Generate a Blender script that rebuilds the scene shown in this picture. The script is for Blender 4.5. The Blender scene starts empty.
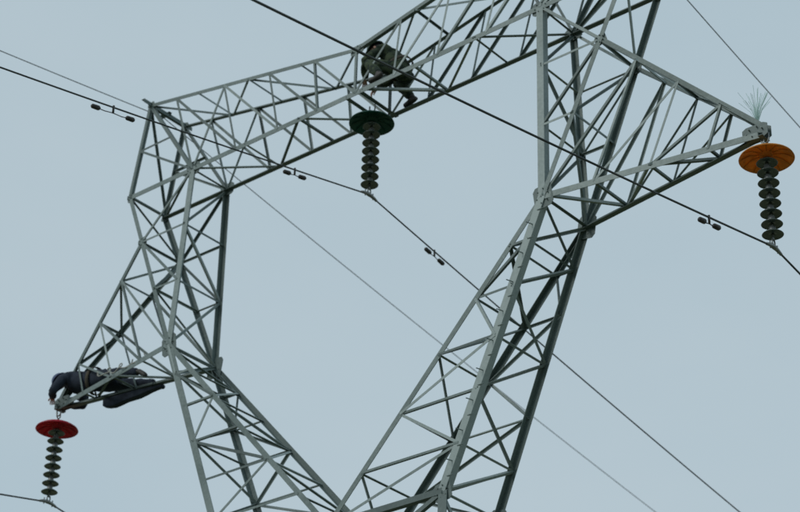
import bpy, bmesh, math, random
from mathutils import Vector, Matrix, Quaternion
random.seed(7)
H0=14.4
S,E,C,D,A=6.18,3.31,3.25,4.61,4.35
hC,hA,hM=3.0,4.61,3.76
we,wt,wv=.49,.39,.56
hV,Q=-3.6,1.83
SPAN=120.0
def V(s,t,h): return Vector((s,t,h+H0))
scene=bpy.context.scene
COL=scene.collection

# ---------------------------------------------------------------- materials
def newmat(name):
    m=bpy.data.materials.new(name); m.use_nodes=True
    nt=m.node_tree; b=nt.nodes['Principled BSDF']
    return m,nt,b
def noisy(name,c1,c2,scale=6,rough=.6,metal=0,detail=6,bump=0,spec=.5,mid=(.35,.65),transl=0):
    m,nt,b=newmat(name)
    tc=nt.nodes.new('ShaderNodeTexCoord'); n=nt.nodes.new('ShaderNodeTexNoise')
    n.inputs['Scale'].default_value=scale; n.inputs['Detail'].default_value=detail; n.inputs['Roughness'].default_value=.65
    nt.links.new(tc.outputs['Object'],n.inputs['Vector'])
    r=nt.nodes.new('ShaderNodeValToRGB')
    r.color_ramp.elements[0].position=mid[0]; r.color_ramp.elements[0].color=(*c1,1)
    r.color_ramp.elements[1].position=mid[1]; r.color_ramp.elements[1].color=(*c2,1)
    nt.links.new(n.outputs['Fac'],r.inputs['Fac'])
    nt.links.new(r.outputs['Color'],b.inputs['Base Color'])
    b.inputs['Roughness'].default_value=rough; b.inputs['Metallic'].default_value=metal
    b.inputs['Specular IOR Level'].default_value=spec
    if bump:
        bp=nt.nodes.new('ShaderNodeBump'); bp.inputs['Strength'].default_value=bump; bp.inputs['Distance'].default_value=.01
        nt.links.new(n.outputs['Fac'],bp.inputs['Height']); nt.links.new(bp.outputs['Normal'],b.inputs['Normal'])
    if transl:
        t=nt.nodes.new('ShaderNodeBsdfTranslucent'); nt.links.new(r.outputs['Color'],t.inputs['Color'])
        mx=nt.nodes.new('ShaderNodeMixShader'); mx.inputs[0].default_value=transl
        nt.links.new(b.outputs[0],mx.inputs[1]); nt.links.new(t.outputs[0],mx.inputs[2])
        nt.links.new(mx.outputs[0],nt.nodes['Material Output'].inputs['Surface'])
    return m
def steel():
    m,nt,b=newmat('weathered_galvanised_steel')
    tc=nt.nodes.new('ShaderNodeTexCoord')
    n1=nt.nodes.new('ShaderNodeTexNoise'); n1.inputs['Scale'].default_value=1.3; n1.inputs['Detail'].default_value=8
    n2=nt.nodes.new('ShaderNodeTexNoise'); n2.inputs['Scale'].default_value=26; n2.inputs['Detail'].default_value=6
    for n in (n1,n2): nt.links.new(tc.outputs['Object'],n.inputs['Vector'])
    at=nt.nodes.new('ShaderNodeAttribute'); at.attribute_name='tone'
    a=nt.nodes.new('ShaderNodeMath'); a.operation='MULTIPLY_ADD'; a.inputs[1].default_value=.45
    nt.links.new(n1.outputs['Fac'],a.inputs[0])
    a2=nt.nodes.new('ShaderNodeMath'); a2.operation='MULTIPLY'; a2.inputs[1].default_value=.6
    nt.links.new(at.outputs['Fac'],a2.inputs[0]); nt.links.new(a2.outputs[0],a.inputs[2])
    b2=nt.nodes.new('ShaderNodeMath'); b2.operation='MULTIPLY_ADD'; b2.inputs[1].default_value=.35
    nt.links.new(n2.outputs['Fac'],b2.inputs[0]); nt.links.new(a.outputs[0],b2.inputs[2])
    r=nt.nodes.new('ShaderNodeValToRGB')
    r.color_ramp.elements[0].position=.25; r.color_ramp.elements[0].color=(.050,.076,.075,1)
    r.color_ramp.elements[1].position=1.0; r.color_ramp.elements[1].color=(.27,.33,.325,1)
    e=r.color_ramp.elements.new(.62); e.color=(.115,.158,.152,1)
    nt.links.new(b2.outputs[0],r.inputs['Fac'])
    nt.links.new(r.outputs['Color'],b.inputs['Base Color'])
    b.inputs['Roughness'].default_value=.55; b.inputs['Metallic'].default_value=.15
    return m
STEEL=steel()
HARD=noisy('galvanised_fitting',(.14,.15,.15),(.30,.32,.31),20,.45,.6)
PORC=noisy('glazed_porcelain',(.040,.062,.056),(.09,.12,.108),9,.16,0,spec=.7)
WIREM=noisy('weathered_aluminium_wire',(.03,.04,.04),(.07,.08,.08),3,.6,.3)
GWIRE=noisy('weathered_steel_wire',(.12,.14,.15),(.20,.22,.23),3,.6,.3)
RUBBER=noisy('cast_iron_weight',(.02,.02,.02),(.05,.045,.04),15,.6)
CONC=noisy('concrete',(.25,.24,.22),(.38,.37,.34),4,.9,0,bump=.4)
def guardmat(n,c):
    return noisy(n,tuple(x*.7 for x in c),c,7,.42,0,transl=.4)
G_RED=guardmat('red_guard_plastic',(.66,.032,.07))
G_GREEN=guardmat('green_guard_plastic',(.020,.135,.105))
G_OR=guardmat('orange_guard_plastic',(.84,.36,.045))
CAMO=noisy('camouflage_cloth',(.008,.020,.012),(.045,.068,.034),9,.9,0,detail=3,bump=.5,mid=(.44,.56))
NAVY=noisy('navy_cloth',(.008,.014,.028),(.020,.032,.055),8,.9,0,bump=.5)
SKIN=noisy('skin',(.36,.20,.14),(.42,.25,.18),12,.55)
HAIR=noisy('hair',(.012,.01,.009),(.02,.018,.015),40,.6)
BOOT=noisy('boot_rubber',(.015,.015,.013),(.035,.033,.028),18,.6)
HELM=noisy('helmet_dark_green',(.02,.05,.03),(.03,.07,.04),9,.35)
HELMB=noisy('helmet_blue',(.02,.04,.12),(.03,.055,.16),9,.35)
BELT=noisy('harness_webbing',(.04,.035,.025),(.07,.06,.04),30,.85)
ROPE=noisy('rope_fibre',(.30,.31,.29),(.45,.45,.42),60,.9,bump=.4)
SPIKE=noisy('pale_spike_wire',(.30,.50,.47),(.42,.60,.56),20,.5)

# ---------------------------------------------------------------- helpers
def mkobj(name,bm,mat,parent=None,smooth=False):
    me=bpy.data.meshes.new(name)
    bm.normal_update(); bm.to_mesh(me); bm.free()
    for m in (mat if isinstance(mat,(list,tuple)) else [mat]): me.materials.append(m)
    if smooth:
        for p in me.polygons: p.use_smooth=True
    o=bpy.data.objects.new(name,me); COL.objects.link(o)
    if parent: o.parent=parent
    return o
def empty(name,loc=(0,0,0)):
    o=bpy.data.objects.new(name,None); o.location=loc; COL.objects.link(o); o.empty_display_size=.3
    return o
WS=.88
class Frame:
    def __init__(s): 
        s.bm=bmesh.new(); s.tone=s.bm.faces.layers.float.new('tone')
    def member(s,p,q,w=.045,n=None,tone=None,off=None,flip=None):
        p=Vector(p);q=Vector(q); d=(q-p)
        if d.length<1e-4: return
        w=w*(WS if w<.1 else 1)
        d.normalize()
        n=Vector(n) if n is not None else Vector((0,-1,0))
        n=n-d*n.dot(d)
        if n.length<.05:
            n=d.orthogonal()
        n.normalize(); u=n.cross(d).normalized()
        if (random.random()<.5 if flip is None else flip): u=-u
        th=max(.005,w*.1); o=(random.uniform(-.006,.006) if off is None else off)
        prof=[(0,0),(w,0),(w,th),(th,th),(th,w),(0,w)]
        if tone is None: tone=random.random()
        rings=[]
        for P in (p,q):
            rings.append([s.bm.verts.new(P+u*(a-w*.4)+n*(o-b)) for a,b in prof])
        k=len(prof); fs=[]
        for i in range(k):
            j=(i+1)%k
            fs.append(s.bm.faces.new((rings[0][i],rings[0][j],rings[1][j],rings[1][i])))
        fs.append(s.bm.faces.new(rings[0][::-1])); fs.append(s.bm.faces.new(rings[1]))
        for f in fs: f[s.tone]=tone
    def box(s,c,u,v,n,a,b,th,tone=.5,bev=.3):
        c=Vector(c); pts=[(-a,-b*(1-bev)),(-a*(1-bev),-b),(a*(1-bev),-b),(a,-b*(1-bev)),(a,b*(1-bev)),(a*(1-bev),b),(-a*(1-bev),b),(-a,b*(1-bev))]
        r=[[s.bm.verts.new(c+u*x+v*y+n*z) for x,y in pts] for z in (-th/2,th/2)]
        fs=[s.bm.faces.new(r[0][::-1]),s.bm.faces.new(r[1])]
        for i in range(8):
            j=(i+1)%8; fs.append(s.bm.faces.new((r[0][i],r[0][j],r[1][j],r[1][i])))
        for f in fs: f[s.tone]=tone
    def cyl(s,p,q,r,tone=.5,k=6):
        p=Vector(p);q=Vector(q);d=(q-p).normalized();u=d.orthogonal().normalized();v=d.cross(u)
        R=[[s.bm.verts.new(P+(u*math.cos(2*math.pi*i/k)+v*math.sin(2*math.pi*i/k))*r) for i in range(k)] for P in (p,q)]
        fs=[s.bm.faces.new(R[0][::-1]),s.bm.faces.new(R[1])]
        for i in range(k):
            j=(i+1)%k; fs.append(s.bm.faces.new((R[0][i],R[0][j],R[1][j],R[1][i])))
        for f in fs: f[s.tone]=tone
    def gusset(s,c,n,a=.13,b=.13,rot=0,off=.0):
        # thin plate sits BEHIND the chord flange, only its corners and bolts show
        a*=.7;b*=.7
        n=Vector(n).normalized(); u=Vector((0,0,1)).cross(n)
        if u.length<.1: u=Vector((1,0,0))
        u.normalize(); v=n.cross(u)
        u2=u*math.cos(rot)+v*math.sin(rot); v2=-u*math.sin(rot)+v*math.cos(rot)
        c=Vector(c)-n*.022
        s.box(c,u2,v2,n,a,b,.008,random.uniform(.05,.35))
        for i in range(6):
            an=i*math.pi/3+.2; rr=.62
            P=c+u2*math.cos(an)*a*rr+v2*math.sin(an)*b*rr
            s.cyl(P-n*.012,P+n*.036,.009,.4)
    def done(s,name,parent):
        return mkobj(name,s.bm,STEEL,parent)
def lerp(a,b,t): return a+(b-a)*t
def zig(F,P,Q,w,n,start=0,rungs=(),rw=None):
    for i in range(len(P)-1):
        if (i+start)%2==0: F.member(P[i],Q[i+1],w,n)
        else: F.member(Q[i],P[i+1],w,n)
    for i in rungs: F.member(P[i],Q[i],rw or w,n)

# ---------------------------------------------------------------- tower
tower=empty('transmission_tower')
FN={-1:Vector((0,-1,0)),1:Vector((0,1,0))}
# --- crossbeam + ears
F=Frame()
for y in (-1,1):
    t=y*wt; n=FN[y]
    dl,cl,cr,dr=V(-D,t,hC),V(-C,t,hC),V(C,t,hC),V(D,t,hC)
    al,m,ar=V(-A,t,hA),V(0,t,hM),V(A,t,hA)
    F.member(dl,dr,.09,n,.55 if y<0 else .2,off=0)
    F.member(al,m,.07,n,.35,off=0); F.member(m,ar,.07,n,.35,off=0)
    F.member(al,dl,.065,n,.3,off=.002); F.member(ar,dr,.065,n,.3,off=.002)
    F.member(al,cl,.065,n,.3); F.member(ar,cr,.065,n,.3)
    for sg,a_,d_,c_ in ((-1,al,dl,cl),(1,ar,dr,cr)):
        F.member(lerp(a_,d_,.5),lerp(a_,c_,.5),.04,n)
        F.member(lerp(a_,d_,.5),c_,.042,n)
    for sg in (-1,1):
        bx=[C,C*.72,C*.46,C*.22,0]; tx_=[A-.6,A*.62,A*.40,A*.19,0]
        bot=[V(sg*x,t,hC) for x in bx]
        top=[V(sg*x,t,hM+(hA-hM)*x/A) for x in tx_]
        F.member(bot[0],top[0],.045,n)
        for i in range(4):
            F.member(top[i],bot[i+1],.044,n,off=.004)
            F.member(bot[i+1],top[i+1],.038,n)
        F.member(bot[0],top[1],.042,n,off=-.006)
    for c_ in (dl,dr,al,ar): F.gusset(c_,n,.10,.10,.3)
    for c_ in (cl,cr): F.gusset(c_,n,.2,.15,.0)
    F.gusset(m,n,.17,.11,0)
nb=Vector((0,0,-1)); nu=Vector((0,0,1))
xs=[-D,-C,-C*.66,-C*.33,-.13,.13,C*.33,C*.66,C,D]
P=[V(x,-wt,hC) for x in xs];Qq=[V(x,wt,hC) for x in xs]
for i in (0,1,2,3,5,6,7,8):
    if i%2: F.member(P[i],Qq[i+1],.042,nb)
    else: F.member(Qq[i],P[i+1],.042,nb)
for i in (0,1,2,3,6,7,8,9): F.member(P[i],Qq[i],.038,nb)
for sg in (-1,1):
    P=[V(sg*A*(1-i/4),-wt,hA+(hM-hA)*i/4) for i in range(5)]
    Qq=[V(sg*A*(1-i/4),wt,hA+(hM-hA)*i/4) for i in range(5)]
    zig(F,P,Qq,.04,nu,1 if sg>0 else 0,range(0,5 if sg<0 else 4),.036)
    a0,a1,d0,d1=V(sg*A,-wt,hA),V(sg*A,wt,hA),V(sg*D,-wt,hC),V(sg*D,wt,hC)
    F.member(a0,d1,.04,(sg,0,0),off=.006)
    F.member(V(sg*A,-wt-.16,hA+.01),V(sg*A,wt+.12,hA+.01),.075,nu,.2,off=.03)
    F.member(V(sg*(A-.05),0,hA+.03),V(sg*(A+.25),0,hA+.05),.06,nu,.3,off=.03)
for x in (-.13,.13): F.member(V(x,-wt,hC-.02),V(x,wt,hC-.02),.075,nb,.25,off=.03)
F.member(V(0,-wt,hC),V(0,wt,hM),.04,(1,0,0))
F.done('crossbeam',tower)
# --- upper cranks
for sg,nm in ((-1,'upper_crank_a'),(1,'upper_crank_b')):
    F=Frame()
    ch={}
    for y in (-1,1):
        n=FN[y]; e,c,d=V(sg*E,y*we,0),V(sg*C,y*wt,hC),V(sg*D,y*wt,hC)
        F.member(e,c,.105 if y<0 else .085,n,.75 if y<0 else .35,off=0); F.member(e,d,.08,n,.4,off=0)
        I=[lerp(e,c,k) for k in (0,.36,.68,1)];O=[lerp(e,d,k) for k in (0,.36,.68,1)]
        ch[y]=(I,O)
        F.member(I[1],O[1],.036,n)
        F.member(I[1],O[2],.04,n);F.member(I[3],O[2],.045,n);F.member(I[2],O[2],.036,n)
        F.gusset(e,n,.20,.24,.15)
        F.gusset(O[2],n,.12,.12,.3)
    I0,O0=ch[-1];I1,O1=ch[1]
    zig(F,I0,I1,.042,(-sg,0,0),0,(0,1,2),.038)
    zig(F,O0,O1,.042,(sg,0,0),1,(1,2),.038)
    F.done(nm,tower)
# --- arms
for sg,nm in ((-1,'cantilever_arm_a'),(1,'cantilever_arm_b')):
    F=Frame(); T=V(sg*S,0,0); Lo={};Up={}
    for y in (-1,1):
        n=FN[y]; e=V(sg*E,y*we,0); d=V(sg*D,y*wt,hC); u=lerp(e,d,.68)
        tl=T+Vector((0,y*.04,0)); tu=T+Vector((0,y*.04,.10))
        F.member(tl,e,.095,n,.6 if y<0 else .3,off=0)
        F.member(tu,u,.07,n,.4,off=0)
        ks=(0,.24,.5,.76,1)
        Lo[y]=[lerp(tl,e,k) for k in ks];Up[y]=[lerp(tu,u,k) for k in ks]
        for i in (1,2,3): F.member(Lo[y][i],Up[y][i],.036,n)
        F.member(Up[y][1],Lo[y][2],.038,n);F.member(Up[y][2],Lo[y][3],.04,n);F.member(Up[y][3],Lo[y][4],.042,n)
    zig(F,Lo[-1],Lo[1],.042,nb,0,(1,2,3,4),.038)
    zig(F,Up[-1],Up[1],.042,nu,1,(2,3,4),.038)
    for y in (-1,1): F.gusset(T+Vector((-sg*.1,y*.065,.05)),FN[y],.24,.14,0)
    F.member(T+Vector((-sg*.02,-.09,-.02)),T+Vector((-sg*.02,.09,-.02)),.07,nb,.2,off=.03)
    F.done(nm,tower)
# --- lower cranks
for sg,nm in ((-1,'lower_crank_a'),(1,'lower_crank_b')):
    F=Frame();In={};Ou={}
    for y in (-1,1):
        n=FN[y]; e=V(sg*E,y*we,0); v=V(0,y*wv,hV); q=V(sg*Q,y*wv,hV)
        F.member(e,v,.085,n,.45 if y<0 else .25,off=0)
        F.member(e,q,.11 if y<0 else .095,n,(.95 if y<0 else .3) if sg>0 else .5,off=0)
        ks=(0,.15,.31,.48,.66,.84,1)
        In[y]=[lerp(e,v,k) for k in ks];Ou[y]=[lerp(e,q,k) for k in ks]
        zig(F,In[y],Ou[y],.042,n,0 if y<0 else 1,range(1,7),.036)
        F.gusset(q,n,.18,.18,.2)
    ins=Vector((-sg*.7,0,.7)); outs=-ins
    zig(F,In[-1],In[1],.042,ins,0 if sg<0 else 1,(0,1,2,3,4,5,6),.034)
    zig(F,Ou[-1],Ou[1],.042,outs,1 if sg<0 else 0,(1,3,5,6),.034)
    if sg>0:
        for k in range(1,20):
            p=lerp(V(E,-we,0),V(Q,-wv,hV),k/20); d=Vector((1,-.15,-.1)) if k%2 else Vector((-.3,-1,0))
            F.cyl(p,p+d.normalized()*.10,.007,.5)
    F.done(nm,tower)
# --- waist & body
F=Frame()
for y in (-1,1):
    n=FN[y]
    F.member(V(-Q,y*wv,hV),V(Q,y*wv,hV),.09,n,off=.004)
    F.gusset(V(0,y*wv,hV),n,.25,.16,0)
lev=[hV,-5.6,-8.0,-11.0,-14.25]
def half(h):
    k=(hV-h)/(hV+14.25); return lerp(Vector((Q,wv)),Vector((2.75,2.1)),k)
for a,b in zip(lev,lev[1:]):
    A0,B0=half(a),half(b)
    for x in (-1,1):
        for y in (-1,1):
            F.member(V(x*A0.x,y*A0.y,a),V(x*B0.x,y*B0.y,b),.13,FN[y],off=0)
    for y in (-1,1):
        F.member(V(-A0.x,y*A0.y,a),V(B0.x,y*B0.y,b),.065,FN[y],off=.01);F.member(V(A0.x,y*A0.y,a),V(-B0.x,y*B0.y,b),.065,FN[y],off=-.01)
        if b!=lev[-1]: F.member(V(-B0.x,y*B0.y,b),V(B0.x,y*B0.y,b),.06,FN[y])
    for x in (-1,1):
        F.member(V(x*A0.x,-A0.y,a),V(x*B0.x,B0.y,b),.06,(x,0,0),off=.01);F.member(V(x*A0.x,A0.y,a),V(x*B0.x,-B0.y,b),.06,(x,0,0),off=-.01)
        if b!=lev[-1]: F.member(V(x*B0.x,-B0.y,b),V(x*B0.x,B0.y,b),.06,(x,0,0))
F.done('body',tower)
bm=bmesh.new()
for x in (-1,1):
    for y in (-1,1):
        m=Matrix.Translation((x*2.78,y*2.13,.05)); 
        r=bmesh.ops.create_cone(bm,cap_ends=True,segments=20,radius1=.42,radius2=.34,depth=.6,matrix=m)
bmesh.ops.bevel(bm,geom=[e for e in bm.edges if e.calc_face_angle(0)>1],offset=.03,segments=2,affect='EDGES')
mkobj('footings',bm,CONC,tower)

# ---------------------------------------------------------------- lathe / strings
def lathe(bm,prof,c,seg=28):
    c=Vector(c); rings=[]
    for r,z in prof:
        if r<1e-5: rings.append([bm.verts.new(c+Vector((0,0,z)))])
        else: rings.append([bm.verts.new(c+Vector((r*math.cos(2*math.pi*i/seg),r*math.sin(2*math.pi*i/seg),z))) for i in range(seg)])
    for a,b in zip(rings,rings[1:]):
        for i in range(seg):
            j=(i+1)%seg
            if len(a)==1 and len(b)==1: continue
            if len(a)==1: bm.faces.new((a[0],b[j],b[i]))
            elif len(b)==1: bm.faces.new((a[i],a[j],b[0]))
            else: bm.faces.new((a[i],a[j],b[j],b[i]))
def tube(bm,path,r,k=8):
    path=[Vector(p) for p in path]; R=[]
    rr=r if isinstance(r,(list,tuple)) else [r]*len(path)
    u=None
    for i,p in enumerate(path):
        d=(path[min(i+1,len(path)-1)]-path[max(i-1,0)]).normalized()
        if u is None: u=d.orthogonal().normalized()
        else:
            u=u-d*u.dot(d); u.normalize()
        v=d.cross(u)
        R.append([bm.verts.new(p+(u*math.cos(2*math.pi*j/k)+v*math.sin(2*math.pi*j/k))*rr[i]) for j in range(k)])
    for a,b in zip(R,R[1:]):
        for i in range(k):
            j=(i+1)%k; bm.faces.new((a[i],a[j],b[j],b[i]))
    bm.faces.new(R[0][::-1]); bm.faces.new(R[-1])
PITCH=.138
def insulator(loc,gmat,guard_drop=.33,nd=8):
    o=empty('insulator_string',loc)
    bm=bmesh.new()
    tube(bm,[(-.05,0,.04),(-.05,0,-.05),(-.03,0,-.09),(0,0,-.10),(.03,0,-.09),(.05,0,-.05),(.05,0,.04)],.011)
    tube(bm,[(0,-.03,-.06),(0,-.035,-.11),(0,0,-.16),(0,.035,-.11),(0,.03,-.06)],.010)
    tube(bm,[(0,0,-.14),(0,0,-guard_drop-.02)],.014)
    z=-guard_drop-.06
    caps=bm
    pb=bmesh.new()
    for i in range(nd):
        zz=z-i*PITCH
        lathe(caps,[(0,.045),(.030,.043),(.040,.03),(.042,-.02),(.046,-.035),(0,-.036)],(0,0,zz),20)
        lathe(pb,[(.042,-.02),(.075,-.034),(.105,-.050),(.122,-.064),(.126,-.070),(.120,-.074),(.112,-.071),(.10,-.064),(.088,-.072),(.075,-.064),(.062,-.072),(.048,-.064),(.03,-.066),(.018,-.05)],(0,0,zz),32)
        lathe(caps,[(.0,-.05),(.012,-.05),(.012,-.11),(0,-.11)],(0,0,zz),10)
    zb=z-nd*PITCH+.03
    tube(caps,[(0,0,zb+.02),(0,0,zb-.04)],.014)
    tube(caps,[(0,-.02,zb-.02),(0,-.03,zb-.07),(0,-.02,zb-.10)],.010)
    tube(caps,[(0,.02,zb-.02),(0,.03,zb-.07),(0,.02,zb-.10)],.010)
    zc=zb-.12
    path=[];rr=[]
    for i in range(9):
        u=i/8*2-1; path.append((0,u*.16,zc-.03*u*u)); rr.append(.030-.012*abs(u))
    tube(caps,path,rr,10)
    for yy in (-.08,.08): tube(caps,[(0,yy,zc+.05),(0,yy,zc-.05)],.008,6)
    mkobj('caps_and_clamp',caps,HARD,o,True)
    mkobj('porcelain_discs',pb,PORC,o,True)
    gb=bmesh.new()
    R=.325
    zt=-guard_drop
    lathe(gb,[(.03,.065),(.055,.06),(.075,.045),(.15,.022),(R*.8,-.018),(R-.01,-.055),(R,-.075),(R-.008,-.079),(R*.8,-.030),(.15,.008),(.085,.004),(.08,-.05),(.06,-.06),(.03,-.06),(.03,.065)],(0,0,zt),48)
    mkobj('bird_guard',gb,gmat,o,True)
    rb=bmesh.new()
    for i in range(12):
        a=2*math.pi*i/12
        d=Vector((math.cos(a),math.sin(a),0))
        tube(rb,[d*.085+Vector((0,0,zt-.01)),d*.2+Vector((0,0,zt-.012)),d*.31+Vector((0,0,zt-.068))],.006,6)
    mkobj('guard_ribs',rb,gmat,o)
    o['clamp']=zc
    return o
oL=insulator(V(-S,0,-.03),G_RED,.26)
oM=insulator(V(0,0,hC-.04),G_GREEN,.20)
oR=insulator(V(S,0,-.03),G_OR,.24)

# bird spikes at right tip
bm=bmesh.new()
lathe(bm,[(0,0),(.03,0),(.03,.05),(.012,.08),(0,.08)],(0,0,0),12)
for i in range(30):
    a=random.uniform(0,2*math.pi); sp=random.uniform(.04,.2); L=random.uniform(.3,.5)
    tube(bm,[(0,0,.06),(math.cos(a)*sp*.4,math.sin(a)*sp*.4,.06+L*.55),(math.cos(a)*sp*1.1,math.sin(a)*sp*1.1,.06+L)],.0025,4)
sp=mkobj('bird_spikes',bm,SPIKE); sp.location=V(S-.08,0,.12)

# ---------------------------------------------------------------- wires
def wz(t,s0): 
    t=abs(t); return -s0*t*(1-t/SPAN)
def wire(name,p,sn,sf,r,mat,dampers=()):
    cu=bpy.data.curves.new(name,'CURVE'); cu.dimensions='3D'; cu.bevel_depth=r; cu.bevel_resolution=3
    N=140; s=cu.splines.new('POLY'); 
    ts=[-SPAN*(1-i/N)**1.6 for i in range(N)]+[0]+[SPAN*((i+1)/N)**1.6 for i in range(N)]
    s.points.add(len(ts)-1)
    for i,t in enumerate(ts):
        z=wz(t,sn if t<0 else sf)
        s.points[i].co=(p[0],p[1]+t,p[2]+z,1)
    cu.materials.append(mat)
    o=bpy.data.objects.new(name,cu); COL.objects.link(o)
    for t,hl in dampers:
        sl=sn if t<0 else sf
        c=Vector((p[0],p[1]+t,p[2]+wz(t,sl)))
        d=Vector((0,1,(wz(t+.01,sl)-wz(t-.01,sl))/.02)).normalized()
        bm=bmesh.new(); dn=Vector((0,0,-1))
        tube(bm,[c+Vector((0,0,.025)),c+dn*.08],.014,8)
        b=c+dn*.08
        tube(bm,[b-d*hl,b-d*hl*.5+dn*.01,b,b+d*hl*.5+dn*.01,b+d*hl],.006,6)
        for sg in (-1,1):
            q=b+d*sg*hl
            tube(bm,[q-d*.065,q-d*.05,q+d*.045,q+d*.065],[.016,.029,.031,.02],10)
        mkobj('vibration_damper',bm,RUBBER,o,True)
    return o
def botof(o): return o.location+Vector((0,0,o['clamp']))
wire('power_line',botof(oL),.20,.17,.012,WIREM,((-1.6,.18),(1.6,.18)))
wire('power_line',botof(oM),.235,.175,.011,WIREM,((-1.5,.15),(-4.68,.28),(1.45,.15)))
wire('power_line',botof(oR),.200,.17,.012,WIREM,((-1.4,.15),(1.5,.15)))
wire('ground_wire',V(-A-.12,0,hA+.03),.175,.17,.0075,GWIRE,())
wire('ground_wire',V(A-.15,0,hA-.30),.19,.19,.0075,GWIRE,())

# ---------------------------------------------------------------- people
def skinned(name,verts,edges,radii,mat,parent,sub=2,root=0):
    me=bpy.data.meshes.new(name)
    b=bmesh.new(); sl=b.verts.layers.skin.verify()
    bv=[b.verts.new(v) for v in verts]
    for i,(v,r) in enumerate(zip(bv,radii)):
        v[sl].radius=(r,r) if not isinstance(r,tuple) else r
        v[sl].use_root=(i==root)
    for e in edges: b.edges.new((bv[e[0]],bv[e[1]]))
    b.to_mesh(me); b.free()
    o=bpy.data.objects.new(name,me); COL.objects.link(o); o.parent=parent
    m=o.modifiers.new('Skin','SKIN'); m.use_smooth_shade=True; m.branch_smoothing=.3
    s=o.modifiers.new('Sub','SUBSURF'); s.levels=sub; s.render_levels=sub
    me.materials.append(mat)
    return o
def person(name,J,cloth,helm,loc,rotz=0,bulk=1.0):
    o=empty(name,loc); o.rotation_euler=(0,0,rotz)
    g=lambda k:Vector(J[k])
    vs=[];es=[];rs=[];ix={}
    def add(k,p,r,par=None):
        ix[k]=len(vs);vs.append(Vector(p));rs.append(r*bulk)
        if par is not None: es.append((ix[par],ix[k]))
    pel,ch,nk=g('pelvis'),g('chest'),g('neck')
    add('pelvis',pel,.16)
    add('waist',lerp(pel,ch,.5),.15,'pelvis')
    add('chest',ch,.175,'waist')
    add('upchest',lerp(ch,nk,.6),.13,'chest')
    add('neckb',nk,.065,'upchest')
    for s in ('l','r'):
        add('hip'+s,g('hip'+s),.12,'pelvis')
        add('thigh'+s,lerp(g('hip'+s),g('knee'+s),.5),.095,'hip'+s)
        add('knee'+s,g('knee'+s),.072,'thigh'+s)
        add('calf'+s,lerp(g('knee'+s),g('ankle'+s),.4),.07,'knee'+s)
        add('ankle'+s,g('ankle'+s),.058,'calf'+s)
        add('sh'+s,g('sh'+s),.088,'upchest')
        add('ua'+s,lerp(g('sh'+s),g('elbow'+s),.5),.068,'sh'+s)
        add('elbow'+s,g('elbow'+s),.058,'ua'+s)
        add('fa'+s,lerp(g('elbow'+s),g('wrist'+s),.5),.05,'elbow'+s)
        add('wrist'+s,g('wrist'+s),.040,'fa'+s)
    body=skinned('clothed_body',vs,es,rs,cloth,o)
    tx=bpy.data.textures.new(name+'_folds','CLOUDS'); tx.noise_scale=.09
    dm=body.modifiers.new('Folds','DISPLACE'); dm.texture=tx; dm.strength=.045; dm.mid_level=.45
    for s in ('l','r'):
        a=g('ankle'+s);t=g('toe'+s);kn=g('knee'+s)
        up=(kn-a).normalized(); dd=(t-a).normalized()
        heel=a-up*.05-dd*.05
        skinned('boot_'+s,[a+up*.08,a,a-up*.045+dd*.02,lerp(a,t,.5)-up*.02,t,heel],[(0,1),(1,2),(2,3),(3,4),(2,5)],[.058,.055,.05,.048,.04,.042],BOOT,o,2)
    for s in ('l','r'):
        w=g('wrist'+s);d=(w-g('elbow'+s)).normalized()
        side=d.cross(Vector(J.get('palm',(0,0,1)))).normalized()
        if s=='r': side=-side
        nrm=side.cross(d).normalized()
        if s=='r': nrm=-nrm
        hv=[w,w+d*.045,w+d*.085];he=[(0,1),(1,2)];hr=[(.026,.022),(.038,.02),(.042,.016)]
        for i,(off,ln) in enumerate(((-.030,.075),(-.010,.085),(.010,.08),(.030,.062))):
            b=w+d*.085+side*off; k=len(hv)
            hv+=[b,b+d*ln*.5-nrm*.012,b+d*ln*.72-nrm*.035,b+d*ln*.7-nrm*.058]
            he+=[(2,k),(k,k+1),(k+1,k+2),(k+2,k+3)]; hr+=[.0105,.0095,.009,.0075]
        k=len(hv); b=w+d*.03-side*.03
        hv+=[b,b+d*.03-side*.025-nrm*.01,b+d*.055-side*.028-nrm*.03]; he+=[(1,k),(k,k+1),(k+1,k+2)]; hr+=[.014,.011,.009]
        skinned('hand_'+s,hv,he,hr,SKIN,o,1)
    hd=g('head'); up=(hd-nk).normalized() if 'up' not in J else Vector(J['up']).normalized()
    fw=Vector(J['look']); fw=(fw-up*fw.dot(up)).normalized(); rt=fw.cross(up).normalized()
    M=Matrix((rt,fw,up)).transposed().to_4x4(); M.translation=hd
    bm=bmesh.new(); bmesh.ops.create_uvsphere(bm,u_segments=28,v_segments=20,radius=1)
    for v in bm.verts:
        x,y,z=v.co
        nx=x*.076*(1-.25*max(0,-z)); ny=y*.095+(.008 if z<0 else 0)*max(0,y); nz=z*.118
        q=math.exp(-((x/.16)**2+((z+.12)/.17)**2)) if y>0 else 0
        ny+=.024*q
        q=math.exp(-((z-.08)/.1)**2)*(math.exp(-((abs(x)-.36)/.16)**2)) if y>0 else 0
        ny-=.010*q
        q=math.exp(-((z+.42)/.05)**2)*math.exp(-(x/.25)**2) if y>0 else 0
        ny-=.006*q
        v.co=M@Vector((nx,ny,nz))
    for sx in (-1,1):
        m=M@Matrix.Translation((sx*.078,-.005,-.005))@Matrix.Diagonal((.012,.022,.034,1))
        bmesh.ops.create_uvsphere(bm,u_segments=12,v_segments=8,radius=1,matrix=m)
    mkobj('head',bm,SKIN,o,True)
    skinned('neck',[nk-(hd-nk)*.1,lerp(nk,hd,.35),lerp(nk,hd,.7)],[(0,1),(1,2)],[.06,.055,.052],SKIN,o,1)
    bm=bmesh.new()
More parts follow.
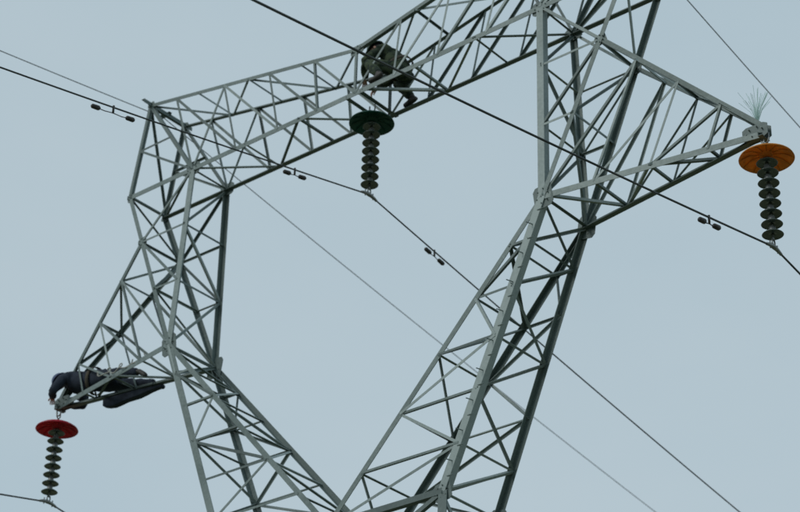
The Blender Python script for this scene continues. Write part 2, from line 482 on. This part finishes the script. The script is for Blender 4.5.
    bmesh.ops.create_uvsphere(bm,u_segments=24,v_segments=16,radius=1)
    dl=[v for v in bm.verts if v.co.z<-.35 or (v.co.y>.35 and v.co.z<.45)]
    bmesh.ops.delete(bm,geom=dl,context='VERTS')
    for v in bm.verts:
        v.co=M@Vector((v.co.x*.083,v.co.y*.102-.004,v.co.z*.124+.004))
    mkobj('hair',bm,HAIR,o,True)
    bm=bmesh.new()
    lathe(bm,[(0,.155),(.04,.151),(.075,.135),(.10,.10),(.112,.06),(.116,.035),(.135,.022),(.135,.017),(.108,.024),(.10,.06),(.088,.10),(.05,.135),(0,.145)],(0,0,0),28)
    for v in bm.verts:
        x,y,z=v.co
        y*=1.12
        if z<.03 and y>.1: y+=.03
        v.co=M@Vector((x,y,z+.012))
    mkobj('helmet',bm,helm,o,True)
    bm=bmesh.new(); ax=(ch-pel).normalized(); u=ax.orthogonal().normalized(); v=ax.cross(u)
    c=lerp(pel,ch,.25); k=24; R=[]
    for r,hh in ((.172,-.03),(.182,-.03),(.182,.03),(.172,.03)):
        r*=bulk
        R.append([bm.verts.new(c+ax*hh+(u*math.cos(2*math.pi*i/k)+v*math.sin(2*math.pi*i/k))*r) for i in range(k)])
    for a in range(4):
        b=(a+1)%4
        for i in range(k):
            j=(i+1)%k; bm.faces.new((R[a][i],R[a][j],R[b][j],R[b][i]))
    mkobj('safety_belt',bm,BELT,o,True)
    return o
# lineman crouching on the crossbeam above the middle string
J1=dict(pelvis=(.22,.0,.34),chest=(.06,-.02,.62),neck=(-.10,-.04,.78),head=(-.22,-.06,.86),look=(-.6,-.25,-.9),up=(-.6,0,.7),
 hipl=(.22,-.12,.30),hipr=(.22,.12,.30),kneel=(-.16,-.32,.46),kneer=(-.12,.30,.44),
 anklel=(.12,-.37,.12),ankler=(.12,.37,.12),toel=(-.06,-.39,.06),toer=(-.06,.39,.06),
 shl=(.0,-.20,.70),shr=(.0,.18,.70),elbowl=(-.20,-.33,.52),elbowr=(-.20,.26,.50),
 wristl=(-.34,-.16,.36),wristr=(-.34,.12,.34),palm=(0,0,1))
person('lineman',J1,CAMO,HELM,V(.32,0,hC+.02),0,1.15)
# lineman lying prone on the arm, head at the tip, legs trailing along the far chord
J2=dict(pelvis=(.60,.03,.24),chest=(.17,.0,.30),neck=(-.06,-.02,.34),head=(-.17,-.04,.38),look=(-.6,-.1,-.7),up=(-.75,0,.6),
 hipl=(.66,-.08,.22),hipr=(.66,.14,.22),kneel=(1.06,-.14,.17),kneer=(1.08,.24,.14),
 anklel=(1.48,-.10,.10),ankler=(1.50,.26,.06),toel=(1.64,-.10,-.01),toer=(1.66,.30,-.04),
 shl=(.04,-.21,.30),shr=(.04,.20,.30),elbowl=(-.02,-.34,.08),elbowr=(.02,.34,.08),
 wristl=(-.18,-.17,.07),wristr=(-.14,.17,.06),palm=(0,0,1))
person('lineman',J2,NAVY,HELMB,V(-S+.20,.0,.03),math.radians(6),1.2)
# rope on the arm
def ropecurve(name,pts_,r,mat):
    cu=bpy.data.curves.new(name,'CURVE'); cu.dimensions='3D'; cu.bevel_depth=r; cu.bevel_resolution=2
    s=cu.splines.new('NURBS'); s.points.add(len(pts_)-1); s.use_endpoint_u=True; s.order_u=4
    for i,p in enumerate(pts_): s.points[i].co=(*p,1)
    cu.materials.append(mat); o=bpy.data.objects.new(name,cu); COL.objects.link(o); return o
rp=[]
for i in range(34):
    a=i*.8; k=i/34
    rp.append(V(-5.0+1.05*k+.08*math.cos(a),-.36-.02*math.sin(a*1.7)+.02*k,.05+.05*math.sin(a)+random.uniform(-.02,.02)))
ropecurve('rope',rp,.009,ROPE)
# long canvas tool bag slung under the far chord beside him
bm=bmesh.new()
bmesh.ops.create_cube(bm,size=1,matrix=Matrix.Diagonal((1.1,.13,.16,1)))
bmesh.ops.subdivide_edges(bm,edges=bm.edges[:],cuts=4,use_grid_fill=True)
for v in bm.verts:
    x,y,z=v.co
    k=1-.8*max(0,(x+.25)/.8)
    z=.08+(z-.08)*k*(1+.2*math.sin(x*14)); y*= (1-.5*abs(x)*abs(x)*2)*(.9+.2*math.sin(x*11+z*9))
    v.co=Vector((x,y,z))
for x in (-.33,.02,.38):
    tube(bm,[(x,-.05,.07),(x,-.04,.15),(x,.0,.18),(x,.04,.15),(x,.05,.07)],.010,6)
tb=mkobj('tool_bag',bm,NAVY,None,True); tb.location=V(-4.78,.235,-.13); tb.rotation_euler=(0,0,math.radians(9.7))
sb=tb.modifiers.new('s','SUBSURF'); sb.levels=1; sb.render_levels=1

# ---------------------------------------------------------------- ground
bm=bmesh.new(); n=80; Rg=1600
vv={}
for i in range(n+1):
    for j in range(n+1):
        u=(i/n*2-1);w=(j/n*2-1)
        x=Rg*u*abs(u)**1.2;y=Rg*w*abs(w)**1.2
        z=.0 if abs(x)<25 and abs(y)<25 else .25*math.sin(x*.05)*math.cos(y*.043)
        vv[i,j]=bm.verts.new((x,y,z))
for i in range(n):
    for j in range(n): bm.faces.new((vv[i,j],vv[i+1,j],vv[i+1,j+1],vv[i,j+1]))
GR=noisy('grass_ground',(.06,.075,.03),(.17,.165,.09),.35,.95,0,10,.6)
mkobj('ground',bm,GR,None,True)

# neighbouring towers carrying the wires (same meshes)
for k in (-1,1):
    dup=empty('transmission_tower'); dup.location=(0,k*SPAN,0)
    for c in list(tower.children):
        o=c.copy(); COL.objects.link(o); o.parent=dup
    for src in (oL,oM,oR):
        e=empty('insulator_string'); e.location=src.location+Vector((0,k*SPAN,0))
        for c in src.children:
            o=c.copy(); COL.objects.link(o); o.parent=e

# ---------------------------------------------------------------- camera
cd=bpy.data.cameras.new('camera'); cam=bpy.data.objects.new('camera',cd); COL.objects.link(cam)
ya,pi_,r=map(math.radians,(130.63,29.87,1.56))
fwd=Vector((math.cos(ya)*math.cos(pi_),math.sin(ya)*math.cos(pi_),math.sin(pi_)))
right=Vector((math.sin(ya),-math.cos(ya),0)); up=right.cross(fwd)
r2=right*math.cos(r)+up*math.sin(r); u2=-right*math.sin(r)+up*math.cos(r)
M=Matrix((r2,u2,-fwd)).transposed().to_4x4(); M.translation=Vector((15.44,-17.30,-12.78+H0))
cam.matrix_world=M
cd.sensor_width=36; cd.lens=1958.4*36/800; cd.clip_end=5000; cd.clip_start=.1
cd.dof.use_dof=True; cd.dof.focus_distance=20.0; cd.dof.aperture_fstop=2.0
scene.camera=cam

# ---------------------------------------------------------------- light
SUN_EL,SUN_AZ=38,math.degrees(math.atan2(-.75,-.25))
az=math.radians(SUN_AZ); el=math.radians(SUN_EL)
sd=Vector((math.cos(az)*math.cos(el),math.sin(az)*math.cos(el),math.sin(el)))
ld=bpy.data.lights.new('sun','SUN'); ld.energy=1.0; ld.angle=math.radians(20); ld.color=(1,.97,.92)
lo=bpy.data.objects.new('sun',ld); COL.objects.link(lo); lo.rotation_euler=sd.to_track_quat('Z','Y').to_euler(); lo.location=(0,0,60)
w=bpy.data.worlds.new('World'); scene.world=w; w.use_nodes=True; nt=w.node_tree
bg=nt.nodes['Background']; bg.inputs['Strength'].default_value=.1
sk=nt.nodes.new('ShaderNodeTexSky'); sk.sky_type='NISHITA'; sk.sun_disc=False
sk.sun_elevation=el; sk.sun_rotation=math.pi/2-az; sk.air_density=1; sk.dust_density=3
tc=nt.nodes.new('ShaderNodeTexCoord'); mp=nt.nodes.new('ShaderNodeMapping'); mp.inputs['Scale'].default_value=(1,1,2.2)
nz=nt.nodes.new('ShaderNodeTexNoise'); nz.inputs['Scale'].default_value=2.6; nz.inputs['Detail'].default_value=5; nz.inputs['Roughness'].default_value=.5
nt.links.new(tc.outputs['Generated'],mp.inputs['Vector']); nt.links.new(mp.outputs['Vector'],nz.inputs['Vector'])
cr=nt.nodes.new('ShaderNodeValToRGB')
cr.color_ramp.elements[0].position=.3; cr.color_ramp.elements[0].color=(.445,.565,.63,1)
cr.color_ramp.elements[1].position=.7; cr.color_ramp.elements[1].color=(.50,.605,.66,1)
nt.links.new(nz.outputs['Fac'],cr.inputs['Fac'])
sc=nt.nodes.new('ShaderNodeVectorMath'); sc.operation='SCALE'; sc.inputs['Scale'].default_value=10
nt.links.new(cr.outputs['Color'],sc.inputs[0])
mx=nt.nodes.new('ShaderNodeMix'); mx.data_type='RGBA'; mx.inputs['Factor'].default_value=.9
nt.links.new(sk.outputs['Color'],mx.inputs[6]); nt.links.new(sc.outputs['Vector'],mx.inputs[7])
nt.links.new(mx.outputs[2],bg.inputs['Color'])
scene.view_settings.view_transform='Standard'; scene.view_settings.look='None'; scene.view_settings.exposure=0
